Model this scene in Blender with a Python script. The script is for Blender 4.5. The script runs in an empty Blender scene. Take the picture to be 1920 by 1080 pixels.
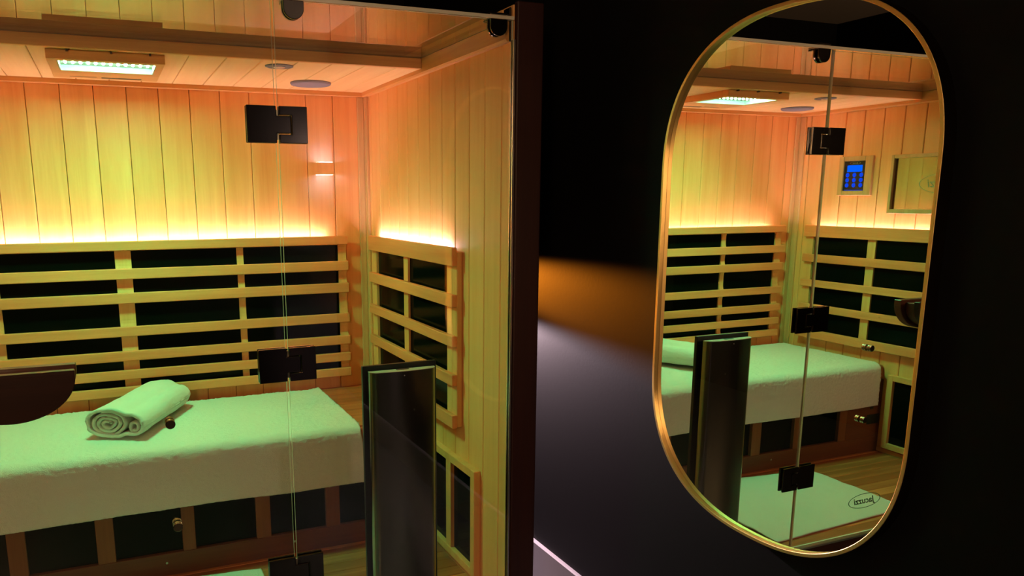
import bpy, bmesh, math, random
from mathutils import Vector, Matrix, noise
random.seed(7)
S = bpy.context.scene
COL = S.collection
PI = math.pi

# ------------------------------------------------------------------ camera
CAM = (-0.4083, -2.0374, 1.4813)
YAW, PITCH, ROLL = 0.3982, 0.1976, -0.0043
FPX, PPX, PPY = 1480.54, 832.6, 663.6
fw = Vector((math.sin(YAW), math.cos(YAW), 0)); rt = Vector((math.cos(YAW), -math.sin(YAW), 0)); up = Vector((0, 0, 1))
f2 = fw*math.cos(PITCH) - up*math.sin(PITCH); u2 = up*math.cos(PITCH) + fw*math.sin(PITCH)
r3 = rt*math.cos(ROLL) + u2*math.sin(ROLL); u3 = -rt*math.sin(ROLL) + u2*math.cos(ROLL)
cd = bpy.data.cameras.new('camera'); cam = bpy.data.objects.new('camera', cd); COL.objects.link(cam)
cd.sensor_width = 36; cd.lens = 36*FPX/1920
cd.shift_x = (960-PPX)/1920; cd.shift_y = (PPY-540)/1920
cd.clip_start = 0.02
M = Matrix.Identity(4)
for i in range(3):
    M[i][0] = r3[i]; M[i][1] = u3[i]; M[i][2] = -f2[i]; M[i][3] = CAM[i]
cam.matrix_world = M
S.camera = cam

# ------------------------------------------------------------------ world, exposure
w = bpy.data.worlds.new('world'); S.world = w; w.use_nodes = True
w.node_tree.nodes['Background'].inputs[0].default_value = (0.55, 0.45, 0.5, 1)
w.node_tree.nodes['Background'].inputs[1].default_value = 0.0
S.view_settings.view_transform = 'Standard'; S.view_settings.look = 'None'
S.view_settings.exposure = 2.24; S.view_settings.gamma = 1.0
S.view_settings.use_curve_mapping = False
S.cycles.max_bounces = 16; S.cycles.diffuse_bounces = 9; S.cycles.glossy_bounces = 8
S.cycles.transparent_max_bounces = 24; S.cycles.transmission_bounces = 8
S.cycles.sample_clamp_indirect = 4.0; S.cycles.use_denoising = True
S.cycles.caustics_reflective = False; S.cycles.caustics_refractive = False

FILL_POWER = 5.8
SPOT_POWER = 1.22
STRIP_POWER = 36.0
STRIP_COL = (1.0, 0.70, 0.86)
LED_POWER = 70.0
LED_COL = (0.12, 1.0, 0.33)

# ------------------------------------------------------------------ materials
def newmat(n):
    m = bpy.data.materials.new(n); m.use_nodes = True
    nt = m.node_tree; nt.nodes.clear()
    out = nt.nodes.new('ShaderNodeOutputMaterial')
    return m, nt, out
def N(nt, t, **kw):
    n = nt.nodes.new(t)
    for k, v in kw.items():
        if k.startswith('i_'): n.inputs[int(k[2:])].default_value = v
        else: setattr(n, k, v)
    return n
def plain(name, col, rough=.5, metal=0., spec=.5, bump=0., bscale=80., coat=0., var=0.):
    m, nt, out = newmat(name)
    b = N(nt, 'ShaderNodeBsdfPrincipled')
    b.inputs['Base Color'].default_value = (*col, 1); b.inputs['Roughness'].default_value = rough
    b.inputs['Metallic'].default_value = metal; b.inputs['Specular IOR Level'].default_value = spec
    b.inputs['Coat Weight'].default_value = coat
    tc = N(nt, 'ShaderNodeTexCoord'); nz = N(nt, 'ShaderNodeTexNoise'); nz.inputs['Scale'].default_value = bscale
    nt.links.new(tc.outputs['Object'], nz.inputs['Vector'])
    if bump:
        bp = N(nt, 'ShaderNodeBump'); bp.inputs['Strength'].default_value = bump; bp.inputs['Distance'].default_value = .002
        nt.links.new(nz.outputs['Fac'], bp.inputs['Height']); nt.links.new(bp.outputs['Normal'], b.inputs['Normal'])
    if var:
        mx = N(nt, 'ShaderNodeMixRGB'); mx.blend_type = 'MULTIPLY'; mx.inputs[0].default_value = var
        mx.inputs[1].default_value = (*col, 1); nt.links.new(nz.outputs['Color'], mx.inputs[2])
        nt.links.new(mx.outputs[0], b.inputs['Base Color'])
    nt.links.new(b.outputs[0], out.inputs[0])
    return m
def wood(name, light, dark, grain='z', board=None, bw=.1, boff=0., rough=.5, vary=.35, spec=.35):
    m, nt, out = newmat(name); L = nt.links.new
    b = N(nt, 'ShaderNodeBsdfPrincipled'); b.inputs['Roughness'].default_value = rough
    b.inputs['Specular IOR Level'].default_value = spec
    tc = N(nt, 'ShaderNodeTexCoord'); mp = N(nt, 'ShaderNodeMapping')
    sc = [1, 1, 1]; sc['xyz'.index(grain)] = .045
    mp.inputs['Scale'].default_value = sc
    L(tc.outputs['Object'], mp.inputs['Vector'])
    sep = N(nt, 'ShaderNodeSeparateXYZ'); L(tc.outputs['Object'], sep.inputs[0])
    wn = N(nt, 'ShaderNodeTexWhiteNoise'); wn.noise_dimensions = '1D'
    if board:
        a = N(nt, 'ShaderNodeMath', operation='SUBTRACT'); a.inputs[1].default_value = boff
        d = N(nt, 'ShaderNodeMath', operation='DIVIDE'); d.inputs[1].default_value = bw
        f = N(nt, 'ShaderNodeMath', operation='FLOOR')
        L(sep.outputs['xyz'.index(board)], a.inputs[0]); L(a.outputs[0], d.inputs[0]); L(d.outputs[0], f.inputs[0]); L(f.outputs[0], wn.inputs['W'])
    else:
        oi = N(nt, 'ShaderNodeObjectInfo'); L(oi.outputs['Random'], wn.inputs['W'])
    off = N(nt, 'ShaderNodeVectorMath', operation='MULTIPLY'); off.inputs[1].default_value = (9, 9, 9)
    L(wn.outputs['Color'], off.inputs[0])
    ad = N(nt, 'ShaderNodeVectorMath', operation='ADD'); L(mp.outputs[0], ad.inputs[0]); L(off.outputs[0], ad.inputs[1])
    n1 = N(nt, 'ShaderNodeTexNoise'); n1.inputs['Scale'].default_value = 22; n1.inputs['Detail'].default_value = 5; n1.inputs['Distortion'].default_value = .6
    n2 = N(nt, 'ShaderNodeTexNoise'); n2.inputs['Scale'].default_value = 190; n2.inputs['Detail'].default_value = 2
    L(ad.outputs[0], n1.inputs['Vector']); L(ad.outputs[0], n2.inputs['Vector'])
    mr = N(nt, 'ShaderNodeMapRange'); mr.inputs[1].default_value = .3; mr.inputs[2].default_value = .72
    L(n1.outputs['Fac'], mr.inputs[0])
    mx = N(nt, 'ShaderNodeMixRGB'); mx.inputs[1].default_value = (*light, 1); mx.inputs[2].default_value = (*dark, 1)
    fa = N(nt, 'ShaderNodeMath', operation='MULTIPLY'); fa.inputs[1].default_value = .62
    L(mr.outputs[0], fa.inputs[0])
    fb = N(nt, 'ShaderNodeMath', operation='MULTIPLY_ADD'); fb.inputs[1].default_value = .6; L(n2.outputs['Fac'], fb.inputs[0]); L(fa.outputs[0], fb.inputs[2])
    fc = N(nt, 'ShaderNodeMath', operation='MULTIPLY_ADD'); fc.inputs[1].default_value = vary; L(wn.outputs['Value'], fc.inputs[0]); L(fb.outputs[0], fc.inputs[2])
    fd = N(nt, 'ShaderNodeMath', operation='SUBTRACT'); fd.inputs[1].default_value = .22; fd.use_clamp = True; L(fc.outputs[0], fd.inputs[0])
    L(fd.outputs[0], mx.inputs[0])
    # a few small knots
    vo = N(nt, 'ShaderNodeTexVoronoi'); vo.inputs['Scale'].default_value = 4.0
    mk = N(nt, 'ShaderNodeMapping'); sk = [1.6, 1.6, 1.6]; sk['xyz'.index(grain)] = .8; mk.inputs['Scale'].default_value = sk
    L(tc.outputs['Object'], mk.inputs['Vector']); L(mk.outputs[0], vo.inputs['Vector'])
    kr = N(nt, 'ShaderNodeMapRange'); kr.inputs[1].default_value = .0; kr.inputs[2].default_value = .035; kr.inputs[3].default_value = .55; kr.inputs[4].default_value = 0.
    L(vo.outputs['Distance'], kr.inputs[0])
    mk2 = N(nt, 'ShaderNodeMixRGB'); mk2.blend_type = 'MIX'; mk2.inputs[2].default_value = (dark[0]*.35, dark[1]*.3, dark[2]*.3, 1)
    L(kr.outputs[0], mk2.inputs[0]); L(mx.outputs[0], mk2.inputs[1])
    L(mk2.outputs[0], b.inputs['Base Color'])
    bp = N(nt, 'ShaderNodeBump'); bp.inputs['Strength'].default_value = .12; bp.inputs['Distance'].default_value = .001
    L(n2.outputs['Fac'], bp.inputs['Height']); L(bp.outputs[0], b.inputs['Normal'])
    L(b.outputs[0], out.inputs[0])
    return m
def glass(name, tint=(.985, .99, .982), f0=.04, k=1.0, rough=0.0):
    """thin pane: straight transmission plus angle dependent mirror reflection on each face"""
    m, nt, out = newmat(name); L = nt.links.new
    g = N(nt, 'ShaderNodeNewGeometry'); dt = N(nt, 'ShaderNodeVectorMath', operation='DOT_PRODUCT')
    L(g.outputs['Incoming'], dt.inputs[0]); L(g.outputs['Normal'], dt.inputs[1])
    ab = N(nt, 'ShaderNodeMath', operation='ABSOLUTE'); L(dt.outputs['Value'], ab.inputs[0])
    om = N(nt, 'ShaderNodeMath', operation='SUBTRACT'); om.inputs[0].default_value = 1; om.use_clamp = True; L(ab.outputs[0], om.inputs[1])
    pw = N(nt, 'ShaderNodeMath', operation='POWER'); pw.inputs[1].default_value = 5; L(om.outputs[0], pw.inputs[0])
    ma = N(nt, 'ShaderNodeMath', operation='MULTIPLY_ADD'); ma.inputs[1].default_value = (1-f0)*k; ma.inputs[2].default_value = f0; ma.use_clamp = True
    L(pw.outputs[0], ma.inputs[0])
    t = N(nt, 'ShaderNodeBsdfTransparent'); t.inputs[0].default_value = (*tint, 1)
    gl = N(nt, 'ShaderNodeBsdfGlossy'); gl.inputs['Roughness'].default_value = rough; gl.inputs[0].default_value = (1, 1, 1, 1)
    mx = N(nt, 'ShaderNodeMixShader'); L(ma.outputs[0], mx.inputs[0]); L(t.outputs[0], mx.inputs[1]); L(gl.outputs[0], mx.inputs[2])
    L(mx.outputs[0], out.inputs[0])
    return m
def emit(name, col, power):
    m, nt, out = newmat(name)
    e = N(nt, 'ShaderNodeEmission'); e.inputs[0].default_value = (*col, 1); e.inputs[1].default_value = power
    nt.links.new(e.outputs[0], out.inputs[0])
    return m
def terry(name, col):
    m, nt, out = newmat(name); L = nt.links.new
    b = N(nt, 'ShaderNodeBsdfPrincipled'); b.inputs['Roughness'].default_value = .95; b.inputs['Specular IOR Level'].default_value = .1
    b.inputs['Sheen Weight'].default_value = .25
    tc = N(nt, 'ShaderNodeTexCoord')
    n1 = N(nt, 'ShaderNodeTexNoise'); n1.inputs['Scale'].default_value = 420; n1.inputs['Detail'].default_value = 2
    n2 = N(nt, 'ShaderNodeTexNoise'); n2.inputs['Scale'].default_value = 14; n2.inputs['Detail'].default_value = 3
    L(tc.outputs['Object'], n1.inputs['Vector']); L(tc.outputs['Object'], n2.inputs['Vector'])
    mx = N(nt, 'ShaderNodeMixRGB'); mx.inputs[1].default_value = (*[c*.8 for c in col], 1); mx.inputs[2].default_value = (*col, 1)
    L(n1.outputs['Fac'], mx.inputs[0]); L(mx.outputs[0], b.inputs['Base Color'])
    bp = N(nt, 'ShaderNodeBump'); bp.inputs['Strength'].default_value = .8; bp.inputs['Distance'].default_value = .004
    b2 = N(nt, 'ShaderNodeBump'); b2.inputs['Strength'].default_value = .35; b2.inputs['Distance'].default_value = .01
    L(n2.outputs['Fac'], b2.inputs['Height']); L(b2.outputs[0], bp.inputs['Normal'])
    L(n1.outputs['Fac'], bp.inputs['Height']); L(bp.outputs[0], b.inputs['Normal']); L(b.outputs[0], out.inputs[0])
    return m

CED_L, CED_D = (.90, .425, .15), (.75, .29, .08)
BW = .1165
M_WALL_X = wood('cladding_boards_back', CED_L, CED_D, 'z', 'x', BW, .049-BW*40, vary=.3)
M_WALL_Y = wood('cladding_boards_side', (.95, .52, .20), (.84, .37, .11), 'z', 'y', .1115, .070-.1115*40, vary=.3)
M_CEIL = wood('ceiling_boards', (.94, .64, .28), (.84, .48, .18), 'y', 'x', .1145, .101-.1145*40, vary=.22)
M_SLAT_X = wood('slat_wood', (.93, .37, .135), (.76, .22, .07), 'x', vary=.3)
M_SLAT_Y = wood('slat_wood_side', (.93, .37, .135), (.76, .22, .07), 'y', vary=.3)
M_UP = wood('upright_wood', (.90, .47, .17), (.74, .31, .09), 'z', vary=.2)
M_TRIM = wood('trim_wood', (.86, .43, .13), (.66, .27, .07), 'x', vary=.2)
M_TRIMY = wood('trim_wood_side', (.86, .43, .13), (.66, .27, .07), 'y', vary=.2)
M_TRIMZ = wood('trim_wood_upright', (.78, .47, .20), (.55, .27, .10), 'z', vary=.2)
M_BENCH = wood('bench_wood', (.62, .165, .045), (.38, .075, .02), 'x', 'y', .07, 0, vary=.5)
M_BPOST = wood('bench_post_shaded', (.24, .085, .025), (.14, .04, .012), 'z', vary=.4)  # same bench wood, shade of the bench front put into its colour
M_BRAIL = wood('bench_rail_shaded', (.17, .05, .015), (.10, .025, .008), 'x', vary=.3)  # darkened likewise for the shaded rails and end panels
M_DECK = wood('deck_wood', (.78, .27, .085), (.36, .10, .025), 'x', 'y', .062, 0, vary=.9)
M_DARKWOOD = wood('walnut_stain', (.045, .012, .007), (.022, .006, .004), 'z', vary=.2, rough=.45)
M_HANDLE = wood('handle_wood', (.13, .035, .017), (.07, .018, .009), 'x', vary=.2, rough=.35)
M_HANDLEDARK = wood('dark_handle_wood', (.035, .010, .006), (.018, .005, .003), 'x', vary=.2, rough=.35)
M_PANEL = plain('heater_panel_black', (.0014, .0035, .0022), rough=.12, spec=.04, bump=.03, bscale=30)
M_GLASS = glass('pane_glass')
M_ROOFGLASS = glass('roof_pane_glass', f0=.06, k=1.15)
M_EDGE = plain('polished_glass_edge', (.80, .76, .62), rough=.12, spec=.8)
M_BRONZE = plain('dark_bronze', (.085, .072, .062), rough=.14, metal=1.0)
M_BRASS = plain('brushed_gold', (.92, .62, .22), rough=.42, metal=1.0, bump=.05, bscale=200)
M_FRAMESIDE = plain('frame_side_dark', (.05, .03, .012), rough=.4, metal=1.0)
M_LIT_TOP = plain('lit_top_tint', (.62, .55, .42), rough=.45)  # cream tone stands for light falling on the steel cover's top
M_STEEL = plain('brushed_steel', (.27, .245, .19), rough=.2, metal=1.0, bump=.04, bscale=220)
M_KNOB = plain('knob_bronze', (.45, .36, .24), rough=.2, metal=1.0)
M_MIRROR = plain('mirror_silver', (.9, .9, .9), rough=.0, metal=1.0)
M_TOWEL = terry('white_terry', (.86, .86, .78))
M_MAT = terry('white_cotton', (.84, .85, .77))
M_STRIP = emit('led_strip_white', STRIP_COL, STRIP_POWER)
M_LED = emit('colour_led_green', (.22, 1.0, .50), LED_POWER)
M_LEDR = emit('colour_led_warm', (1.0, .45, .12), LED_POWER*.30)
M_BLACKPAINT = plain('black_wall_paint', (.0048, .0045, .0048), rough=.6, spec=.10, bump=.05, bscale=120)
M_CEILPAINT = plain('dim_ceiling_paint', (.75, .62, .5), rough=.9)
M_ROOMFLOOR = plain('grey_floor_tile', (.05, .048, .05), rough=.45, var=.3, bscale=6)
M_SKIRT = plain('grey_skirting_paint', (.25, .225, .24), rough=.45)
M_BLACK = plain('black_plastic', (.01, .01, .01), rough=.4)
M_GREYMESH = plain('grey_speaker_cloth', (.22, .19, .22), rough=.7, bump=.3, bscale=600)
M_LEDPLATE = plain('led_board', (.30, .16, .18), rough=.5)
M_LEDRIM = plain('lamp_inner_rim', (.45, .42, .36), rough=.5)
M_ALU = plain('aluminium_channel', (.6, .58, .55), rough=.3, metal=1.0)
M_BLUE = emit('blue_display', (.0, .10, 1.0), .30)
M_BLUEK = emit('blue_key', (.005, .07, .95), .20)
M_DECAL = plain('dark_decal', (.03, .05, .03), rough=.5)
M_ETCH = plain('etched_mark', (.32, .26, .16), rough=.6)
M_LOGO = plain('silver_print', (.5, .42, .28), rough=.5)
M_LABEL = plain('dim_print', (.045, .045, .04), rough=.6)
M_WINGLASS = plain('window_glass', (.46, .37, .27), rough=.03, metal=1.0)
M_SCONCE = plain('sconce_body', (.1, .1, .1), rough=.4)
M_SCONCEL = emit('sconce_light', (1.0, .80, .72), 90.)
M_ENDWALL = plain('front_wall_paint', (.09, .08, .08), rough=.7)

# ------------------------------------------------------------------ mesh helpers
class MB:
    def __init__(s): s.bm = bmesh.new()
    def _merge(s, b):
        me = bpy.data.meshes.new('t'); b.to_mesh(me); b.free(); s.bm.from_mesh(me); bpy.data.meshes.remove(me); return s
    def box(s, x0, x1, y0, y1, z0, z1, bev=0., seg=1, rot=None):
        b = bmesh.new(); bmesh.ops.create_cube(b, size=1)
        for v in b.verts:
            v.co = Vector(((x0+x1)/2+v.co.x*(x1-x0), (y0+y1)/2+v.co.y*(y1-y0), (z0+z1)/2+v.co.z*(z1-z0)))
        if bev: bmesh.ops.bevel(b, geom=list(b.edges), offset=bev, segments=seg, affect='EDGES', profile=.5)
        return s._merge(b)
    def prism(s, pts, axis, a0, a1, bev=0.):
        """pts 2-D polygon in the two other axes (in xyz order), extruded along axis"""
        b = bmesh.new()
        def P(p, a):
            return {'x': (a, p[0], p[1]), 'y': (p[0], a, p[1]), 'z': (p[0], p[1], a)}[axis]
        v0 = [b.verts.new(P(p, a0)) for p in pts]; v1 = [b.verts.new(P(p, a1)) for p in pts]
        n = len(pts)
        b.faces.new(v0); b.faces.new(v1[::-1])
        for i in range(n): b.faces.new((v0[i], v1[i], v1[(i+1) % n], v0[(i+1) % n]))
        bmesh.ops.recalc_face_normals(b, faces=b.faces)
        if bev:
            ed = [e for e in b.edges if len(e.link_faces) == 2 and e.calc_face_angle(0) > .7]
            bmesh.ops.bevel(b, geom=ed, offset=bev, segments=1, affect='EDGES')
        return s._merge(b)
    def lathe(s, prof, c, axis='z', n=40):
        """prof list of (radius, offset) revolved about axis through c"""
        b = bmesh.new(); rings = []
        for r, o in prof:
            ring = []
            for i in range(n):
                a = 2*PI*i/n; p, q = r*math.cos(a), r*math.sin(a)
                v = {'z': (p, q, o), 'y': (p, o, q), 'x': (o, p, q)}[axis]
                ring.append(b.verts.new(Vector(c)+Vector(v)))
            rings.append(ring)
        for a, c2 in zip(rings, rings[1:]):
            for i in range(n): b.faces.new((a[i], a[(i+1) % n], c2[(i+1) % n], c2[i]))
        b.faces.new(rings[0]); b.faces.new(rings[-1])
        bmesh.ops.recalc_face_normals(b, faces=b.faces)
        return s._merge(b)
    def build(s, name, mat, parent=None, smooth=False):
        me = bpy.data.meshes.new(name)
        o = bpy.data.objects.new(name, me); COL.objects.link(o)
        if parent is not None:
            r = parent
            off = Vector(WORLD[r.name]); s.bm.transform(Matrix.Translation(-off)); o.parent = parent; WORLD[o.name] = tuple(off)
        else: WORLD[o.name] = (0, 0, 0)
        s.bm.to_mesh(me); s.bm.free()
        for m in (mat if isinstance(mat, (list, tuple)) else [mat]): me.materials.append(m)
        if smooth:
            for p in me.polygons: p.use_smooth = True
        return o
WORLD = {}
def tag(o, label, cat, group=None):
    o['label'] = label; o['category'] = cat
    if group: o['group'] = group
    return o
def thing(name, loc, label, cat, group=None):
    o = bpy.data.objects.new(name, None); COL.objects.link(o); o.location = loc; o.empty_display_size = .05
    WORLD[o.name] = tuple(loc)
    return tag(o, label, cat, group)
def copy_tree(o, parent=None):
    c = o.copy(); COL.objects.link(c)
    if parent is not None: c.parent = parent
    for ch in list(o.children): copy_tree(ch, c)
    return c
def autosmooth(o, ang=.6):
    me = o.data
    for p in me.polygons: p.use_smooth = True
    bm = bmesh.new(); bm.from_mesh(me)
    for e in bm.edges:
        if len(e.link_faces) == 2 and e.calc_face_angle(0) > ang: e.smooth = False
    bm.to_mesh(me); bm.free()
    return o
def struct(o):
    o['kind'] = 'structure'; return o

# ------------------------------------------------------------------ layout numbers (metres)
XL, XR, YB = -1.322, .6614, 1.3687           # inside faces of the cabin
ZF, ZT = .18, 1.95                           # deck level, underside of roof glass
ROOMZ = .10                                  # floor of the dark room
WX = .945                                    # wall with the mirror
ZC = 1.916                                   # underside of cabin ceiling
YC = .649                                    # front edge of cabin ceiling

# ------------------------------------------------------------------ the dark room
struct(MB().box(-2.0, WX+.1, -3.1, 1.8, ROOMZ-.08, ROOMZ).build('floor_outer', M_ROOMFLOOR))
struct(MB().box(-2.0, WX+.1, -3.1, 1.8, 2.47, 2.55).build('ceiling_outer', M_CEILPAINT))
struct(MB().box(WX, WX+.1, -3.1, 1.8, ROOMZ, 2.47).build('wall_outer_right', M_BLACKPAINT))
struct(MB().box(-2.0, -1.83, -3.1, 1.8, ROOMZ, 2.47).build('wall_outer_left', M_BLACKPAINT))
struct(MB().box(-1.83, WX, 1.64, 1.8, ROOMZ, 2.47).build('wall_outer_back', M_BLACKPAINT))
struct(MB().box(-1.83, WX, -3.1, -3.0, ROOMZ, 2.47).build('wall_outer_front', M_ENDWALL))
struct(MB().prism([(WX-.014, ROOMZ), (WX, ROOMZ), (WX, .247), (WX-.010, .247), (WX-.014, .243)], 'y', -3.0, 1.64).build('baseboard_right', M_SKIRT))

# ------------------------------------------------------------------ sauna cabin
def boards_x(xs, y0, y1, z0, z1, front):
    b = MB()
    for a, c in zip(xs, xs[1:]):
        g = .0009; a2, c2 = a+g, c-g; k = .0022
        yf, yk = (y0, y1) if front < 0 else (y1, y0)
        s = 1 if yk > yf else -1
        b.prism([(a2, yk), (a2, yf+s*k), (a2+k, yf), (c2-k, yf), (c2, yf+s*k), (c2, yk)], 'z', z0, z1)
    return b
def boards_y(ys, xf, xk, z0, z1):
    b = MB(); s = 1 if xk > xf else -1; g = .0014; k = .0028
    for a, c in zip(ys, ys[1:]):
        a2, c2 = a+g, c-g
        b.prism([(xk, a2), (xf+s*k, a2), (xf, a2+k), (xf, c2-k), (xf+s*k, c2), (xk, c2)], 'z', z0, z1)
    return b
def clampseq(start, step, lo, hi):
    k = math.floor((lo-start)/step); out = [lo]
    v = start+(k+1)*step
    while v < hi-1e-4:
        if v > lo+1e-4: out.append(v)
        v += step
    out.append(hi); return out
ZTOPW = 1.992
boards_x(clampseq(.049, BW, XL, XR), YB, YB+.012, ZF, ZTOPW, -1).build('wall_back', M_WALL_X)
WB = struct(bpy.data.objects['wall_back'])
ys = clampseq(.070, .1115, .004, YB)
WR = struct(boards_y(ys, XR, XR+.012, ZF, ZTOPW).build('wall_right', M_WALL_Y))
WL = struct(boards_y(ys, XL, XL-.012, ZF, ZTOPW).build('wall_left', M_WALL_Y))
MB().box(XL-.08, XR+.08, YB+.012, YB+.07, ROOMZ, ZTOPW).build('outer_shell', M_DARKWOOD, WB)
for s in (1, -1):
    x0 = (XR+.012, XR+.080) if s > 0 else (XL-.080, XL-.012)
    MB().box(x0[0], x0[1], .004, YB+.012, ROOMZ, ZTOPW, .003).build('outer_shell', M_DARKWOOD, WR if s > 0 else WL)
    xp = (XR+.001, XR+.084) if s > 0 else (XL-.084, XL-.001)
    MB().box(xp[0], xp[1], -.016, .004, ROOMZ, ZTOPW+.006, .004, 2).build('front_post', M_DARKWOOD, WR if s > 0 else WL)
b = MB()
for a, c in zip(*(lambda s: (s, s[1:]))(clampseq(0., .062, .006, YB))): b.box(XL, XR, a+.0008, c-.0008, ZF-.012, ZF, .0015)
FL = struct(b.build('floor', M_DECK))
MB().box(XL-.08, XR+.08, .0, YB+.07, ROOMZ, ZF-.012).build('base_frame', M_DARKWOOD, FL)
# ceiling of boards running front to back, closed by a front edge board
b = MB(); cx = clampseq(.101, .1145, XL+.0, XR-.0)
for a, c in zip(cx, cx[1:]):
    g = .001; k = .002
    b.prism([(a+g, ZC+.02), (a+g, ZC+k), (a+g+k, ZC), (c-g-k, ZC), (c-g, ZC+k), (c-g, ZC+.02)], 'y', YC+.02, YB)
CE = struct(b.build('ceiling', M_CEIL))
MB().box(XL, XR-.02, YC, YC+.02, ZC-.002, ZT-.001, .0015).build('edge_board', M_TRIM, CE)
MB().box(XL, XR, YC+.02, YB, ZC+.02, ZT-.001).build('roof_deck', M_DARKWOOD, CE)
# trims under the ceiling
b = MB().prism([(YB, 1.897), (YB-.012, 1.897), (YB-.014, 1.900), (YB-.014, ZC), (YB, ZC)], 'x', XL+.014, XR-.014); b.build('ceiling_trim', M_TRIM, CE)
for s in (1, -1):
    xw = XR if s > 0 else XL
    pts = [(xw, 1.897), (xw-s*.016, 1.897), (xw-s*.020, 1.903), (xw-s*.020, ZT-.001), (xw, ZT-.001)]
    MB().prism(pts, 'y', .012, YC+.0).build('ceiling_trim', M_TRIMY, CE)
    pts = [(xw, 1.897), (xw-s*.016, 1.897), (xw-s*.020, 1.903), (xw-s*.020, ZC), (xw, ZC)]
    MB().prism(pts, 'y', YC, YB).build('ceiling_trim', M_TRIMY, CE)
    xc = XR if s > 0 else XL
    MB().box(min(xc, xc-s*.012), max(xc, xc-s*.012), YB-.042, YB, ZF, 1.897, .0025).build('corner_trim', M_TRIMZ, WB)
    MB().box(min(xc-s*.012, xc-s*.040), max(xc-s*.012, xc-s*.040), YB-.010, YB, ZF, 1.897, .0025).build('corner_trim', M_TRIMZ, WB)
    MB().box(min(xc, xc-s*.008), max(xc, xc-s*.008), .02, .70, ZF, ZF+.022, .002).build('floor_trim', M_TRIMY, FL)
# glass
def pane(name, x0, x1, y0, y1, z0, z1, parent, gm=M_GLASS):
    o = MB().box(x0, x1, y0, y1, z0, z1).build(name, [gm, M_EDGE], parent)
    d = (x1-x0, y1-y0, z1-z0); ax = d.index(min(d))
    for p in o.data.polygons:
        if abs(p.normal[ax]) < .5: p.material_index = 1
    return o
DXL = -.835
W1 = struct(pane('window_1', .0035, XR-.006, -.004, .004, ZF-.006, ZT-.001, None))
W2 = struct(pane('window_2', XL+.006, DXL-.004, -.004, .004, ZF-.006, ZT-.001, None))
W3 = struct(pane('window_3', XL+.003, XR-.003, -.006, YC+.05, ZT, ZT+.009, None, M_ROOFGLASS))
MB().box(XL, XR, -.010, .010, ZF-.012, ZF-.004, .001).build('door_sill', M_ALU, FL)
for s in (1, -1):                                   # channel holding the fixed glass against the side wall
    xc = XR if s > 0 else XL
    MB().box(min(xc, xc-s*.006), max(xc, xc-s*.006), -.010, .010, ZF, 1.90, .001).build('glass_channel', M_ALU, W1 if s > 0 else W2)
    k = MB().box(min(xc-s*.004, xc-s*.010), max(xc-s*.004, xc-s*.010), .008, .046, 1.897, 1.986, .002).build('corner_bracket', M_BRONZE, W1 if s > 0 else W2)
    MB().lathe([(.0035, -.001), (.0035, -.0024), (.001, -.003)] if s > 0 else [(.0035, .001), (.0035, .0024), (.001, .003)], (xc-s*.010, .025, 1.968), 'x', 14).build('screw', M_ALU, k)
# glass clips: D shaped plates inside and outside of the front glass, flat tab on the roof glass
def dshape(cx, wd, ztop, zs):
    r = wd/2; pts = [(cx-r, ztop), (cx-r, zs)]
    for i in range(1, 16):
        a = PI+PI*i/16; pts.append((cx+r*math.cos(a), zs+r*math.sin(a)))
    pts += [(cx+r, zs), (cx+r, ztop)]; return pts
for cx_ in (.051, .609, -1.265, -.89):
    c = MB().prism(dshape(cx_, .051, ZT-.002, 1.930), 'y', -.013, -.005, .0013).build('glass_clip', M_BRONZE, W1 if cx_ > 0 else W2)
    MB().prism(dshape(cx_, .051, ZT-.002, 1.930), 'y', .005, .013, .0008).build('inner_plate', M_BRONZE, c)
    MB().box(cx_-.0255, cx_+.0255, -.012, .034, ZT+.0095, ZT+.014, .0008).build('roof_tab', M_BRONZE, c)
    MB().box(cx_-.0255, cx_+.0255, .006, .034, ZT-.006, ZT-.0005, .0008).build('under_tab', M_BRONZE, c)

# ------------------------------------------------------------------ glass door
door = thing('glass_door', (0, 0, ZF), 'frameless clear glass door with half round wooden pull, on three dark hinges', 'door')
pane('door_glass', DXL, -.0035, -.004, .004, ZF+.004, ZT-.004, door)
def hinge(zc):
    h = zc
    left = [(-.075, h-.0445), (-.0025, h-.0445), (-.0025, h-.021), (.033, h-.021), (.033, h+.021), (-.0025, h+.021), (-.0025, h+.0445), (-.075, h+.0445)]
    right = [(.0045, h-.0445), (.075, h-.0445), (.075, h+.0445), (.0045, h+.0445), (.0045, h+.0232), (.036, h+.0232), (.036, h-.0232), (.0045, h-.0232)]
    a = MB().prism(left, 'y', -.0125, -.005, .0013).build('hinge', M_BRONZE, door)
    MB().prism(right, 'y', -.0125, -.005, .0013).build('hinge_plate', M_BRONZE, a)
    MB().prism([(p[0], p[1]) for p in left], 'y', .005, .0125, .0013).build('hinge_plate', M_BRONZE, a)
    MB().prism([(p[0], p[1]) for p in right], 'y', .005, .0125, .0013).build('hinge_plate', M_BRONZE, a)
    MB().lathe([(.0036, -.036), (.0036, .036)], (.0012, 0, h), 'z', 16).build('hinge_pin', M_ALU, a)
for zc in (1.656, 1.048, .462): hinge(zc)
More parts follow.
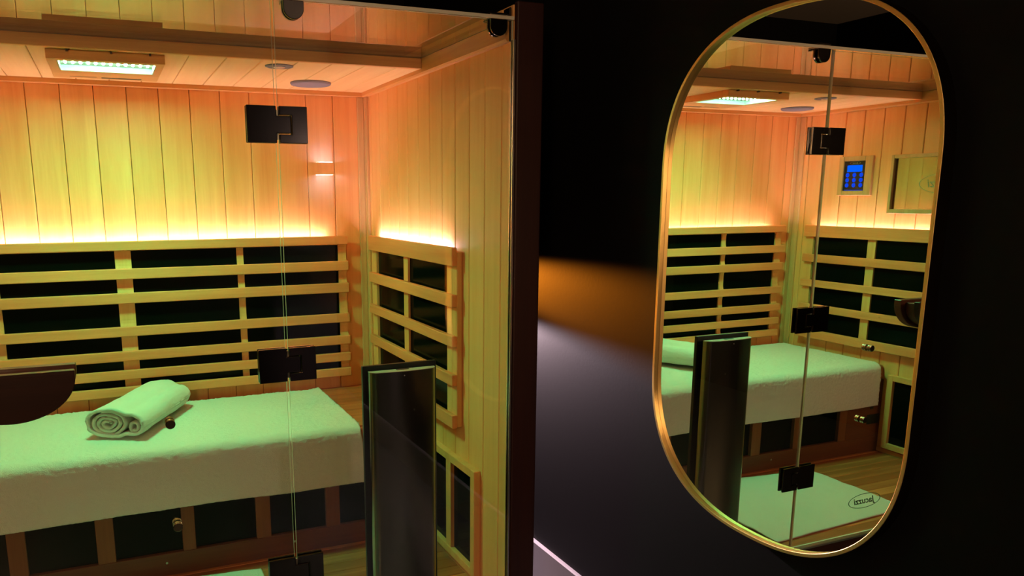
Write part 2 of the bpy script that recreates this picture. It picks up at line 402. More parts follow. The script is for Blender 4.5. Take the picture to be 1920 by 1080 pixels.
# half round pull: a thick half disc on each face, joined by spacers through the glass
HX, HZ, HR = -.645, 1.082, .139
def halfdisc(cx, zt, r, h, y0, y1, bev=.002):
    pts = [(cx-r, zt)]
    for i in range(0, 33):
        a = PI+PI*i/32; pts.append((cx+r*math.cos(a), zt-.016+h*math.sin(a)))
    pts.append((cx+r, zt)); return MB().prism(pts, 'y', y0, y1, bev)
hd = halfdisc(HX, HZ+.002, HR, .100, -.036, -.012).build('pull_handle', M_HANDLEDARK, door)
halfdisc(HX, HZ+.002, HR, .100, .040, .070).build('inner_pull', M_HANDLE, hd)
halfdisc(HX, HZ-.008, HR-.026, .078, .005, .040, .001).build('spacer', M_HANDLE, hd)
halfdisc(HX, HZ-.008, HR-.026, .078, -.012, -.005, .001).build('spacer', M_HANDLE, hd)
for i, z in enumerate((.923, .649)):
    k = MB().lathe([(.0, -.0195), (.0105, -.0195), (.0120, -.0182), (.0120, -.0130), (.0104, -.0118), (.0104, -.0105), (.0120, -.0095), (.0120, -.0045)], (-.302, 0, z), 'y', 28).build('door_stud', M_KNOB, door); autosmooth(k)
    k2 = MB().lathe([(.0120, .0045), (.0120, .0095), (.0104, .0105), (.0104, .0118), (.0120, .0130), (.0120, .0182), (.0105, .0195), (.0, .0195)], (-.302, 0, z), 'y', 28).build('stud_cap', M_KNOB, k); autosmooth(k2)

# lettering
def text_mesh(body, size, shear=0., bold=0.):
    cu = bpy.data.curves.new('lettering', 'FONT'); cu.body = body; cu.size = size; cu.shear = shear; cu.offset = bold
    cu.extrude = .0002; cu.align_x = 'CENTER'; cu.align_y = 'CENTER'; cu.resolution_u = 4
    o = bpy.data.objects.new('lettering', cu); COL.objects.link(o)
    bpy.context.view_layer.update()
    me = bpy.data.meshes.new_from_object(o.evaluated_get(bpy.context.evaluated_depsgraph_get()))
    bpy.data.objects.remove(o); return me
def put_text(name, body, size, mat, parent, origin, xdir, ydir, shear=0., bold=0., sx=1.):
    me = text_mesh(body, size, shear, bold)
    X = Vector(xdir); Y = Vector(ydir); Z = X.cross(Y); org = Vector(origin)-Vector(WORLD[parent.name])
    for v in me.vertices:
        c = v.co; v.co = org+X*c.x*sx+Y*c.y+Z*c.z
    me.materials.clear(); me.materials.append(mat)
    for p in me.polygons: p.material_index = 0
    o = bpy.data.objects.new(name, me); COL.objects.link(o); o.parent = parent; WORLD[o.name] = WORLD[parent.name]
    return o
def oval_ring(c, a, b, t, X, Y, n=64, th=.0003, thick_at=None):
    X = Vector(X); Y = Vector(Y); Z = X.cross(Y); c = Vector(c); bm = bmesh.new(); R = []
    for i in range(n):
        an = 2*PI*i/n; tt = t*(1+.6*abs(math.cos(an)))
        for (aa, bb, zz) in ((a, b, 0), (a-tt, b-t, 0), (a-tt, b-t, th), (a, b, th)):
            R.append(bm.verts.new(c+X*aa*math.cos(an)+Y*bb*math.sin(an)+Z*zz))
    for i in range(n):
        j = (i+1) % n
        for k in range(4): bm.faces.new((R[4*i+k], R[4*i+(k+1) % 4], R[4*j+(k+1) % 4], R[4*j+k]))
    bmesh.ops.recalc_face_normals(bm, faces=bm.faces)
    m = MB(); m.bm.free(); m.bm = bm; return m
LZ = .316
ov = oval_ring((-.363, -.0046, LZ), .086, .030, .0022, (1, 0, 0), (0, 0, 1)).build('logo_oval', M_DECAL, door)
put_text('logo_lettering', 'Jacuzzi', .036, M_DECAL, ov, (-.363, -.0046, LZ), (1, 0, 0), (0, 0, 1), shear=.25, bold=.0006, sx=1.12)

# ------------------------------------------------------------------ wall heater grilles (backrests)
def upright_prof_x(x0, x1, z0, z1, yk, yf, slats, name, parent):
    """upright whose front bows back between the slats"""
    pts = []; n = 48
    for i in range(n+1):
        z = z0+(z1-z0)*i/n
        nearest = min(abs(z-(a+c)/2)/((a-c)/2+.022) for a, c in slats)
        d = min(1., nearest)
        pts.append((yf+.010*d*d*(3-2*d)*.9, z))
    poly = pts+[(yk, z1), (yk, z0)]
    return MB().prism(poly, 'x', x0, x1).build(name, M_UP, parent)
gr = thing('backrest_grille', (-.33, 1.36, .69), 'long slatted cedar backrest over black heater panels on the back wall', 'backrest')
bslats = [(1.312, 1.2755), (1.204, 1.163), (1.108, 1.0665), (.973, .934), (.874, .8345), (.796, .7585), (.727, .690)]
BX0, BX1 = -1.225, .5535
for i, (a, c) in enumerate(bslats):
    x1 = BX1+(.0 if i else -.002); MB().box(BX0, x1, 1.322 if i else 1.320, 1.342, c, a, .003, 2).build('slat', M_SLAT_X, gr)
for (x0, x1) in ((.515, .551), (.080, .107), (-.391, -.331), (-.829, -.802), (-1.222, -1.180)):
    upright_prof_x(x0, x1, .692, 1.275, 1.358, 1.342, bslats, 'upright', gr)
for (x0, x1) in ((-1.180, -.829), (-.802, -.391), (-.331, .080), (.107, .515)):
    MB().box(x0-.006, x1+.006, 1.358, YB-.001, .690, 1.272, .001).build('heater_panel', M_PANEL, gr)
MB().box(-1.14, .465, 1.3435, 1.3495, 1.3040, 1.3050).build('light_strip', M_STRIP, gr)
MB().box(-1.15, .475, 1.3430, 1.3510, 1.285, 1.3035).build('strip_channel', M_ALU, gr)
sslats = [(1.315, 1.254), (1.160, 1.1175), (1.0205, .983), (.888, .849), (.746, .700)]
for s in (1, -1):
    xw = XR if s > 0 else XL
    def bx(a, c, *r, **k):
        return MB().box(min(xw-s*a, xw-s*c), max(xw-s*a, xw-s*c), *r, **k)
    g = thing('side_heater_grille', (xw, .8, .70),
              'short slatted cedar heater guard on the right board wall behind the heater tower' if s > 0 else
              'slatted cedar heater guard below the keypad and window, seen in the mirror', 'heater guard')
    for i, (a, c) in enumerate(sslats):
        bx(.021, .040, .342, 1.249, c, a, bev=.003, seg=2).build('slat', M_SLAT_Y, g)
    for (y0, y1) in ((.386, .428), (.811, .858), (1.200, 1.246)):
        bx(.011, .021, y0, y1, .702, 1.254, bev=.001).build('upright', M_UP, g)
    bx(.0015, .021, .344, .386, .702, 1.300, bev=.002).build('end_board', M_UP, g)
    bx(.0015, .011, 1.200, 1.246, .702, 1.254, bev=.002).build('end_board', M_UP, g)
    for (y0, y1) in ((.387, .845), (.846, 1.199)):
        bx(.0015, .010, y0, y1, .702, 1.252, bev=.001).build('heater_panel', M_PANEL, g)
    bx(.0125, .0185, .44, 1.205, 1.3060, 1.3070).build('light_strip', M_STRIP, g)
    bx(.0115, .0205, .43, 1.21, 1.286, 1.3055).build('strip_channel', M_ALU, g)
    # lower calf heater
    h = thing('calf_heater', (xw, .42, .21),
              'low black heater in a pale cedar frame on the right wall, nearest the dark post' if s > 0 else
              'low black heater in a cedar frame beside the bench end seen in the mirror', 'heater')
    y0, y1, z0, z1 = (.200, .665, .210, .590)
    fb = .028
    b = bx(0, .024, y0, y0+.030, z0, z1, bev=.0015)
    for a in ((y1-.03, y1, z0, z1), (y0+.030, y1-.03, z1-fb, z1), (y0+.030, y1-.03, z0, z0+fb)):
        b.box(min(xw, xw-s*.024), max(xw, xw-s*.024), *a, .0015)
    b.build('frame', M_UP, h)
    if s > 0: bx(.002, .020, .404, .446, z0+fb, z1-fb, bev=.001).build('centre_bar', M_UP, h)
    bx(.001, .006, y0+.030, y1-.030, z0+fb, z1-fb).build('heater_panel', M_PANEL, h)

# ------------------------------------------------------------------ bench
bench = thing('sauna_bench', (-.33, .95, ZF), 'full width reddish cedar bench with black heater panels between the posts of its front', 'bench')
BF = .700; BTOP = .632
b = MB(); yb_ = clampseq(0, .088, BF+.034, 1.366)
for a, c in zip(yb_, yb_[1:]):
    b.box(XL+.013, XR-.013, a+.001, c-.001, BTOP-.024, BTOP, .002)
b.build('seat_boards', M_BENCH, bench)
MB().box(XL+.001, XR-.001, BF+.004, BF+.034, BTOP-.075, BTOP-.001, .014, 4).build('front_rail', M_BENCH, bench)
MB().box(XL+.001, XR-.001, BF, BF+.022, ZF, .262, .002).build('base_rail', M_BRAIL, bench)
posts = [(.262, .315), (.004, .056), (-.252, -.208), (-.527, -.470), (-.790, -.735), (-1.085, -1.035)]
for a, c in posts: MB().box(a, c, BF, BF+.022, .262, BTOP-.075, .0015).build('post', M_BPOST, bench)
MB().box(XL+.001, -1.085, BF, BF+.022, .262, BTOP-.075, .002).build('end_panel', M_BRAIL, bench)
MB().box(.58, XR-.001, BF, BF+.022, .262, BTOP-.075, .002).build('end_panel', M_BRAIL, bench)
hx = [.58, .315, .056, -.208, -.470, -.735, -1.035]; lx = [.315, .056, -.208, -.470, -.735, -1.035]
seg = [(.315, .58), (.056, .262), (-.208, .004), (-.470, -.252), (-.735, -.527), (-1.035, -.790)]
for a, c in seg: MB().box(a, c, BF+.018, BF+.024, .262, BTOP-.075).build('heater_panel', M_PANEL, bench)
for i, x in enumerate((.14, -.31, -.60)):
    MB().lathe([(.0045, -.002), (.003, -.0035), (.0, -.0037)], (x, BF, .228), 'y', 14).build('screw', M_ALU, bench)
for (x0, x1, z0, z1) in ((-1.275, -1.225, .452, .478), (-1.262, -1.240, .408, .428), (-1.310, -1.225, .330, .380)):
    MB().box(x0, x1, BF-.004, BF, z0, z1, .0015).build('socket', M_BLACK, bench)

# ------------------------------------------------------------------ towel spread over the bench
def fuzz(p, amp, f=170.):
    return amp*noise.noise(Vector(p)*f)
def draped_towel():
    bm = bmesh.new()
    prof = []                                   # (y, z) along the cloth from back to hem
    T = BTOP+.0135
    y = 1.318
    step = .0055
    while y > BF+.030: prof.append((y, T+.0)); y -= step
    r = .034; n = 11
    for i in range(n+1):
        a = PI/2*i/n; prof.append((BF+.030-.0+(-math.sin(a))*(r+.010), T-r*1.05+r*1.05*math.cos(a)))
    z = T-r*1.05-step; y0 = prof[-1][0]
    while z > .425: prof.append((y0-.004*math.sin((T-z)*9), z)); z -= step
    x0, x1 = -1.275, .402; nx = int((x1-x0)/.0055); rows = []
    for j, (py, pz) in enumerate(prof):
        row = []
        hang = max(0, T-.03-pz)
        for i in range(nx+1):
            u = i/nx; x = x0+(x1-x0)*u
            e = min(1, (x1-x)/.10)
            xx = x + .010*math.sin(hang*12)*(u**12)-.006*hang*(u**6)
            yy = py + (.006*noise.noise(Vector((x*3.2, 0, pz*2)))+.004*noise.noise(Vector((x*9, 3, pz*5))))*(hang/.15 if hang else 0)
            zz = pz + .0022*noise.noise(Vector((x*5, py*6, 1))) + (.002*max(0, 1-(x1-x)/.05) if not hang else 0)
            if py > 1.2: yy += .008*noise.noise(Vector((x*4, 7, 2)))+(.018*max(0., 1-(x1-x)/.06) if x > x1-.06 else 0)
            if hang: zz += .006*noise.noise(Vector((x*1.7, 9, 1)))*hang/.2
            d = fuzz((xx, py, pz), .0036)+fuzz((xx+3, py, pz), .0018, 420.)
            row.append(bm.verts.new((xx+fuzz((xx, py+5, pz), .0010), yy-(d if hang else 0), zz+(d if not hang else 0))))
        rows.append(row)
    for a, c in zip(rows, rows[1:]):
        for i in range(nx): bm.faces.new((a[i], a[i+1], c[i+1], c[i]))
    bmesh.ops.recalc_face_normals(bm, faces=bm.faces)
    if sum(f.normal.z for f in bm.faces) < 0: bmesh.ops.reverse_faces(bm, faces=bm.faces)
    m = MB(); m.bm.free(); m.bm = bm; return m
tw = draped_towel().build('bench_towel', M_TOWEL, smooth=True)
sm = tw.modifiers.new('thick', 'SOLIDIFY'); sm.thickness = .009; sm.offset = -1
tag(tw, 'large white terry towel spread over the bench and hanging down its front', 'towel')

# rolled towel
def strip_section(center_line, t, closed=False):
    """offset a 2-D polyline into a band of thickness t; returns outer and inner points"""
    n = len(center_line); out = []
    for i in range(n):
        p = Vector(center_line[i]); a = Vector(center_line[(i-1) % n] if (closed or i > 0) else center_line[i]); c = Vector(center_line[(i+1) % n] if (closed or i < n-1) else center_line[i])
        d = (c-a).normalized(); nn = Vector((-d.y, d.x)); out.append((p+nn*t/2, p-nn*t/2))
    return out
def rolled_towel(p0, p1, width, height):
    bm = bmesh.new()
    p0 = Vector(p0); p1 = Vector(p1); ax = (p1-p0).normalized(); Lg = (p1-p0).length
    side = Vector((ax.y, -ax.x, 0)).normalized(); upv = Vector((0, 0, 1))
    secs = []
    # outer wrap with a dent where the two inner rolls meet
    o = []; n = 110
    for i in range(n):
        a = 2*PI*i/n + 1.2
        cx, sx = math.cos(a), math.sin(a); ex = 2/2.5
        x = math.copysign(abs(cx)**ex, cx)*(width/2-.006); z = math.copysign(abs(sx)**ex, sx)*(height/2-.006)
        z -= .010*math.exp(-((x-width*.20)/.022)**2)*(1 if sx > 0 else -.9) + (.012*max(0, x/(width/2)) if sx > 0 else 0)
        o.append((x, z))
    secs.append((o, .012, True))
    sp = []; turns = 3.3; m = 190
    for i in range(m):
        th = 2*PI*turns*i/(m-1); r = .006+.0128*th/(2*PI)
        sp.append((-width*.125+r*1.36*math.cos(th)+.002*math.sin(3*th), r*.98*math.sin(th)+.0015*math.cos(2*th)-.002))
    secs.append((sp, .0105, False))
    sp = []; m = 60
    for i in range(m):
        th = -2.4+2*PI*1.25*i/(m-1); r = .008+.0125*i/(m-1)
        sp.append((width*.335+r*.95*math.cos(th), -.014+r*1.25*math.sin(th)))
    secs.append((sp, .010, False))
    K = 46
    for line, t, closed in secs:
        band = strip_section(line, t, closed); n = len(band); rings = []
        for k in range(K+1):
            u = k/K; ctr = p0.lerp(p1, u)
            bulge = 1+.03*math.sin(u*7)+.03*math.sin(u*3.1+1)
            endr = 1-.10*max(0, (u-.86)/.14)**2
            ring = []
            for q, (a, c) in enumerate(band):
                for s_, pt in enumerate((a, c)):
                    x, z = pt.x*bulge*endr, pt.y*(2-bulge)*endr
                    pos = ctr+side*x+upv*(z+height/2)
                    if closed:
                        pos = pos+side*.005*noise.noise(pos*14)+upv*.004*noise.noise(pos*14+Vector((5, 0, 0)))
                        dd = fuzz(pos, .002)+fuzz(pos, .001, 420.); dirv = (side*x+upv*z).normalized(); pos = pos+dirv*dd
                    if k == 0: pos = pos-ax*(.006*noise.noise(Vector((pt.x*60, pt.y*60, 2)))+.004)+ax*.05*0
                    if k == 0 and not closed: pos = pos+ax*.004
                    ring.append(bm.verts.new(pos))
            rings.append(ring)
        for r0, r1 in zip(rings, rings[1:]):
            rng = range(n if closed else n-1)
            for i in rng:
                j = (i+1) % n
                bm.faces.new((r0[2*i], r0[2*j], r1[2*j], r1[2*i])); bm.faces.new((r0[2*i+1], r1[2*i+1], r1[2*j+1], r0[2*j+1]))
            if not closed:
                for i in (0, n-1): bm.faces.new((r0[2*i], r1[2*i], r1[2*i+1], r0[2*i+1]))
        for r0 in (rings[0], rings[-1]):
            for i in range(n if closed else n-1):
                j = (i+1) % n; bm.faces.new((r0[2*i], r0[2*i+1], r0[2*j+1], r0[2*j]))
    bmesh.ops.recalc_face_normals(bm, faces=bm.faces)
    m_ = MB(); m_.bm.free(); m_.bm = bm; return m_
rt_ = rolled_towel((-.438, .862, BTOP+.0185), (-.232, 1.262, BTOP+.0185), .205, .112).build('rolled_towel', M_TOWEL, smooth=True)
tag(rt_, 'rolled up white terry towel lying on the spread towel', 'towel')

# cloth mat on the deck
def floor_cloth():
    bm = bmesh.new(); nx, ny = 150, 110; C4 = [(-.748, .098), (.010, .052), (-.003, .606), (-.748, .580)]; rows = []
    for j in range(ny+1):
        row = []
        for i in range(nx+1):
            u, v = i/nx, j/ny
            x = (1-u)*((1-v)*C4[0][0]+v*C4[3][0])+u*((1-v)*C4[1][0]+v*C4[2][0])
            y = (1-u)*((1-v)*C4[0][1]+v*C4[3][1])+u*((1-v)*C4[1][1]+v*C4[2][1])+.05*v*math.sin(PI*u)
            z = ZF+.0085+.0035*noise.noise(Vector((x*5, y*9, 0)))+.0016*noise.noise(Vector((x*20, y*30, 0)))+.0018*max(0, noise.noise(Vector((x*3+y*8, y*3, 4))))
            row.append(bm.verts.new((x, y, z)))
        rows.append(row)
    for a, c in zip(rows, rows[1:]):
        for i in range(nx): bm.faces.new((a[i], a[i+1], c[i+1], c[i]))
    m = MB(); m.bm.free(); m.bm = bm; return m
mt = floor_cloth().build('floor_towel', M_MAT, smooth=True)
sm = mt.modifiers.new('thick', 'SOLIDIFY'); sm.thickness = .005; sm.offset = -1
tag(mt, 'flat white bath mat lying on the wooden floor inside the glass door', 'bath mat')

# ------------------------------------------------------------------ heater tower inside the fixed glass
ht = thing('heater_tower', (.335, .045, ZF), 'tall black heater tower with curved brushed steel back standing inside the fixed front glass', 'heater')
MB().box(.2225, .447, .056, .070, ZF, 1.010, .0015).build('heater_panel', M_BLACK, ht)
MB().box(.262, .406, .040, .0565, ZF, .990).build('spine', M_BLACK, ht)
pts = []
x0, x1, yf, yk, r = .234, .434, .0145, .041, .0255
for i in range(0, 9):
    a = PI/2*i/8; pts.append((x0+r-r*math.cos(a), yf+r-r*math.sin(a)))
for i in range(1, 10):
    u = i/10; pts.append((x0+r+(x1-x0-2*r)*u, yf-.007*math.sin(PI*u)))
for i in range(0, 9):
    a = PI/2*i/8; pts.append((x1-r+r*math.sin(a), yf+r-r*math.cos(a)))
pts += [(x1, yk), (x0, yk)]
tb = MB().prism(pts, 'z', ZF, .9965).build('steel_cover', M_STEEL, ht); autosmooth(tb, .5)
MB().prism(pts, 'z', .9966, .998).build('lit_top_face', M_LIT_TOP, tb)  # thin pale sheet added to show the cover's top as lit
MB().box(.315, .352, .026, .036, .998, .9992).build('vent_slot', M_BLACK, tb)
put_text('warning_lettering', 'CAUTION', .0105, M_LABEL, tb, (.338, .0085, .882), (1, 0, 0), (0, 0, 1))
put_text('warning_lettering', 'HOT', .0105, M_LABEL, tb, (.338, .0085, .868), (1, 0, 0), (0, 0, 1))
MB().lathe([(.0028, .0105), (.0028, .0080), (.001, .0072)], (.331, 0, .985), 'y', 12).build('screw', M_ALU, tb)

# ------------------------------------------------------------------ colour light in the cabin ceiling
lamp = thing('ceiling_light', (-.365, .97, ZC), 'wooden framed colour therapy light with rows of white LEDs in the cabin ceiling', 'ceiling light')
LX0, LX1, LY0, LY1, LZ0 = -.537, -.200, .700, 1.125, 1.8880
IX0, IX1, IY0, IY1 = -.510, -.223, .734, .940
MB().box(LX0, LX1, LY0, IY0, LZ0, ZC, .001).build('frame_board', M_TRIM, lamp)
MB().box(LX0, LX1, IY1, LY1, LZ0+.002, ZC, .001).build('frame_board', M_TRIM, lamp)
MB().box(LX0, IX0, IY0, IY1, LZ0+.001, ZC, .001).build('frame_board', M_TRIMY, lamp)
MB().box(IX1, LX1, IY0, IY1, LZ0+.001, ZC, .001).build('frame_board', M_TRIMY, lamp)
b = MB(); t = .004; zz0 = LZ0+.0005
b.box(IX0, IX0+t, IY0, IY1, zz0, ZC-.002); b.box(IX1-t, IX1, IY0, IY1, zz0, ZC-.002); b.box(IX0+t, IX1-t, IY0, IY0+t, zz0, ZC-.002); b.box(IX0+t, IX1-t, IY1-t, IY1, zz0, ZC-.002)
b.build('inner_rim', M_LEDRIM, lamp)
MB().box(IX0+t, IX1-t, IY0+t, IY1-t, ZC-.010, ZC-.007).build('led_board', M_LEDPLATE, lamp)
first = None; firstr = None
for i in range(12):
    for j in range(6):
        x = IX0+.020+(IX1-IX0-.040)*i/11; y = IY0+.018+(IY1-IY0-.080)*j/5
        warm = (j == 0)
        src = firstr if warm else first
        if src is None:
            o = MB().lathe([(.0042, .0), (.0040, -.0018), (.0030, -.0036), (.0010, -.0044)], (x, y, ZC-.010), 'z', 10).build('led', M_LEDR if warm else M_LED, lamp)
            o['label'] = 'warm LED' if warm else 'green LED'
            if warm: firstr = (o, x, y)
            else: first = (o, x, y)
        else:
            o = src[0].copy(); COL.objects.link(o); o.parent = lamp; o.location = (x-src[1], y-src[2], 0)
for x_ in (IX0+.05, (IX0+IX1)/2, IX1-.05):          # beam of the LED lenses
    for y_ in (IY0+.035, IY0+.085, IY0+.135):
        ld = bpy.data.lights.new('led_beam', 'SPOT'); ld.energy = SPOT_POWER; ld.color = LED_COL; ld.spot_size = math.radians(165); ld.spot_blend = 1.0; ld.shadow_soft_size = .006
        o = bpy.data.objects.new('led_beam', ld); COL.objects.link(o); o.parent = lamp; o.location = Vector((x_, y_, ZC-.0150))-Vector((-.365, .97, ZC))
b = MB().box(-.485, -.400, 1.080, 1.0835, LZ0+.0012, LZ0+.0021); b.box(-.385, -.255, 1.080, 1.100, LZ0+.0012, LZ0+.0021); b.build('switch_slot', M_BLACK, lamp)
for x in (-.478, -.355, -.243):
    MB().box(x-.003, x+.003, LY0-.012, LY0-.0002, ZC-.006, ZC-.0005).build('mounting_tab', M_BLACK, lamp)

# ------------------------------------------------------------------ ceiling speakers and small round fittings
def speaker(x, y, label):
    t = thing('ceiling_speaker', (x, y, ZC), label, 'speaker', 'round speakers in the cabin ceiling')
    o = MB().lathe([(.078, -.0003), (.079, -.004), (.076, -.009), (.071, -.0105), (.069, -.009)], (x, y, ZC), 'z', 48).build('rim', M_GREYMESH, t); autosmooth(o)
    o = MB().lathe([(.069, -.009), (.055, -.0125), (.03, -.0145), (.001, -.015)], (x, y, ZC), 'z', 48).build('grille', M_GREYMESH, t); autosmooth(o)
    return t
speaker(.367, 1.135, 'round grey speaker in the cabin ceiling near the right board wall')
speaker(-1.057, 1.150, 'round grey speaker in the ceiling above the keypad side, seen in the mirror')
def disc(x, y, label):
    t = thing('ceiling_vent_cap', (x, y, ZC), label, 'ceiling fitting', 'small round fittings in the cabin ceiling')
    o = MB().lathe([(.047, -.0003), (.047, -.003), (.043, -.0045), (.038, -.0045), (.036, -.003)], (x, y, ZC), 'z', 40).build('ring', M_GREYMESH, t); autosmooth(o)
    o = MB().lathe([(.020, -.0003), (.020, -.006), (.014, -.008), (.001, -.008)], (x, y, ZC), 'z', 24).build('centre_cap', M_ALU, t); autosmooth(o)
    return t
disc(.173, .775, 'small flat round fitting in the ceiling in front of the right grey speaker')
disc(-.845, .785, 'small flat round fitting in the ceiling near the left wall, seen in the mirror')

# ------------------------------------------------------------------ keypad and window on the left board wall
kp = thing('control_keypad', (XL, .98, 1.575), 'black control keypad with blue display and nine blue keys in a cedar frame', 'control panel')
def lx(a, c, *r, **k): return MB().box(XL+a, XL+c, *r, **k)
KY0, KY1, KZ0, KZ1 = .880, 1.080, 1.474, 1.672; PY0, PY1, PZ0, PZ1 = .922, 1.050, 1.498, 1.648
b = lx(0, .016, KY0, PY0, KZ0, KZ1, bev=.002); b.box(XL, XL+.016, PY1, KY1, KZ0, KZ1, .002); b.box(XL, XL+.016, PY0, PY1, KZ0, PZ0, .002); b.box(XL, XL+.016, PY0, PY1, PZ1, KZ1, .002)
b.build('frame', M_TRIMZ, kp)
fp = lx(.002, .008, PY0, PY1, PZ0, PZ1).build('face_plate', M_BLACK, kp)
lx(.008, .009, .942, 1.032, 1.594, 1.627).build('display', M_BLUE, fp)
# viewed from inside, +y is towards the reader's right: text runs along +y
for j in range(3):
    for i in range(3):
        MB().lathe([(.0115, 0), (.0105, .0015), (.001, .002)], (XL+.008, .946+.041*i-.0, 1.578-.026*j), 'x', 20).build('key', M_BLUEK, fp)
lx(.008, .0086, .930, 1.042, 1.5005, 1.5025).build('status_line', M_BLUEK, fp)
ov = oval_ring((XL+.0083, .987, 1.638), .032, .0065, .0009, (0, 1, 0), (0, 0, 1)).build('logo_oval', M_LOGO, fp)
put_text('logo_lettering', 'Jacuzzi', .010, M_LOGO, ov, (XL+.0083, .987, 1.638), (0, 1, 0), (0, 0, 1), shear=.2, sx=1.2)
wd = thing('side_window', (XL, .53, 1.53), 'small cedar framed window in the left board wall beside the keypad', 'window')
WY0, WY1, WZ0, WZ1 = .29, .772, 1.387, 1.668; GY0, GY1, GZ0, GZ1 = .31, .756, 1.408, 1.650
b = lx(0, .022, WY0, GY0, WZ0, WZ1, bev=.002); b.box(XL, XL+.022, GY1, WY1, WZ0, WZ1, .002); b.box(XL, XL+.022, GY0, GY1, WZ0, GZ0, .002); b.box(XL, XL+.022, GY0, GY1, GZ1, WZ1, .002)
b.build('frame', M_TRIMZ, wd)
wp = lx(.001, .005, GY0, GY1, GZ0, GZ1).build('window_pane', M_WINGLASS, wd)
ov = oval_ring((XL+.0052, .50, 1.528), .125, .045, .002, (0, 1, 0), (0, 0, 1)).build('logo_oval', M_ETCH, wp)
put_text('logo_lettering', 'Jacuzzi', .055, M_ETCH, ov, (XL+.0052, .50, 1.528), (0, 1, 0), (0, 0, 1), shear=.2, sx=1.1)

# ------------------------------------------------------------------ oval mirror
MY, MW, MZ0, MZ1, MH, ME = -.716, .3745, .695, 1.870, .335, 2.35
def pill(off=0., n=56):
    a, h = MW+off, MH+off; pts = []
    zt, zb = MZ1-MH, MZ0+MH
    for i in range(n+1):
        t_ = PI*i/n; c, s_ = math.cos(t_), math.sin(t_)
        pts.append((MY+math.copysign(abs(c)**(2/ME), c)*a, zt+abs(s_)**(2/ME)*h))
    for i in range(n+1):
        t_ = PI+PI*i/n; c, s_ = math.cos(t_), math.sin(t_)
        pts.append((MY+math.copysign(abs(c)**(2/ME), c)*a, zb-abs(s_)**(2/ME)*h))
    return pts
mir = thing('wall_mirror', (WX, MY, MZ0), 'tall rounded mirror in a thin gold frame hanging on the black wall', 'mirror')
XM = .925
bm = bmesh.new(); sects = []
FR = [(-.008, XM-.0), (-.008, .9135), (-.0072, .9125), (-.0008, .9125), (0, .9135), (0, WX-.0005), (-.008, WX-.0005)]
P_ = {o: pill(o) for o in (-.008, -.0072, -.0008, 0)}
n = len(P_[0])
for i in range(n): sects.append([bm.verts.new((x, P_[o][i][0], P_[o][i][1])) for o, x in FR])
for i in range(n):
    j = (i+1) % n
    if (sects[i][0].co-sects[j][0].co).length < 1e-6: continue
    for k in range(len(FR)):
        l = (k+1) % len(FR)
        bm.faces.new((sects[i][k], sects[j][k], sects[j][l], sects[i][l]))
bmesh.ops.remove_doubles(bm, verts=bm.verts, dist=1e-6)
bmesh.ops.recalc_face_normals(bm, faces=bm.faces)
m_ = MB(); m_.bm.free(); m_.bm = bm; fr = m_.build('frame', [M_BRASS, M_FRAMESIDE], mir)
for p in fr.data.polygons:
    if abs(p.normal.x) < .3 and (p.center-Vector((p.center.x, 0, .5875))).dot(p.normal) > 0 and (p.vertices and min(fr.data.vertices[v].co.x for v in p.vertices) < -.012+.0) and max(fr.data.vertices[v].co.x for v in p.vertices) > -.004: p.material_index = 1
autosmooth(fr, .5)
b = MB().prism([p for k, p in enumerate(pill(-.0085)) if k not in (56+1, 2*56+1)], 'x', XM, WX-.001); b.build('mirror_glass', M_MIRROR, mir)

# ------------------------------------------------------------------ up and down light at the far end of the dark room (mirrored in the front glass)
sc = thing('up_down_wall_light', (.878, -3.0, 1.652), 'small box wall light shining up and down, reflected in the front glass', 'wall light')
MB().box(.828, .928, -3.0, -2.90, 1.6150, 1.6890, .001).build('housing', M_SCONCE, sc)
MB().box(.834, .922, -2.994, -2.906, 1.6892, 1.6900).build('lens', M_SCONCEL, sc)
MB().box(.834, .922, -2.994, -2.906, 1.6140, 1.6148).build('lens', M_SCONCEL, sc)

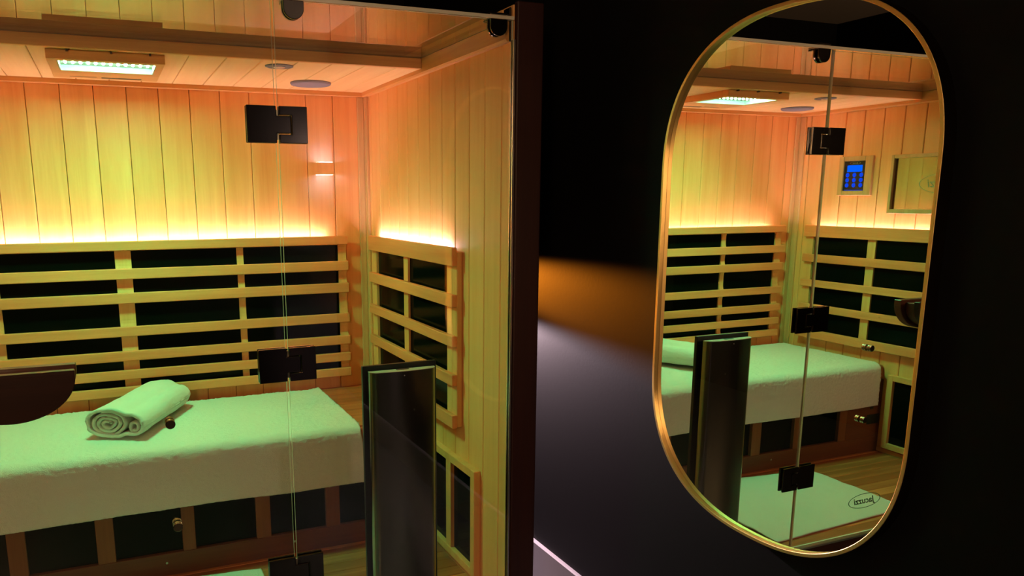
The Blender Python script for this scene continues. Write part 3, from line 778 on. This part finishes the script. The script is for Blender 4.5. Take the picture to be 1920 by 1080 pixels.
# wall lamp at the end of the narrow gap beside the cabin: amber beam above, pale wash below
gl = thing('gap_wall_lamp', (.84, 1.64, 1.13), 'small wall lamp in the narrow gap, throwing an amber streak on the black wall', 'wall light')
MB().box(.80, .88, 1.56, 1.64, 1.03, 1.27, .004).build('housing', M_SCONCE, gl)
def spot(name, loc, target, power, col, size, blend, rad=.01, org=(.84, 1.64, 1.13)):
    ld = bpy.data.lights.new(name, 'SPOT'); ld.energy = power; ld.color = col; ld.spot_size = math.radians(size); ld.spot_blend = blend; ld.shadow_soft_size = rad
    o = bpy.data.objects.new(name, ld); COL.objects.link(o); o.parent = gl; o.location = Vector(loc)-Vector(org)
    d = Vector(target)-Vector(loc); o.rotation_euler = d.to_track_quat('-Z', 'Y').to_euler()
    return o
spot('amber_beam', (.835, 1.55, 1.25), (.945, .02, 1.14), 145, (1.0, .27, .015), 11, 1.0)
gl = thing('gap_low_lamp', (.775, 1.24, 1.03), 'small lamp low on the cabin side in the narrow gap, washing the black wall pale', 'wall light')
MB().box(.7425, .80, 1.20, 1.28, 1.03, 1.08, .003).build('housing', M_SCONCE, gl)
spot('pale_wash', (.83, 1.19, 1.055), (.945, .40, .55), 72, (1.0, .72, .80), 66, .25, org=(.775, 1.24, 1.03))

# added fill light behind the camera, shaped as a disc lamp, brightens the cabin front
tk = thing('added_fill_lamp', (-1.35, -3.0, 1.9), 'added round fill lamp on the wall behind the camera', 'wall light')
o = MB().lathe([(.27, 0), (.27, .05), (.255, .06), (.25, .045)], (-1.35, -3.0, 1.9), 'y', 48).build('housing', M_SCONCE, tk); autosmooth(o)
ld = bpy.data.lights.new('fill_glow', 'AREA'); ld.shape = 'DISK'; ld.size = .5; ld.energy = FILL_POWER; ld.color = (1.0, .62, .32)
ld.spread = math.radians(180)
o = bpy.data.objects.new('fill_glow', ld); COL.objects.link(o); o.parent = tk; o.location = (0, .064, 0)
o.rotation_euler = Vector((0, 1, 0)).to_track_quat('-Z', 'Y').to_euler()
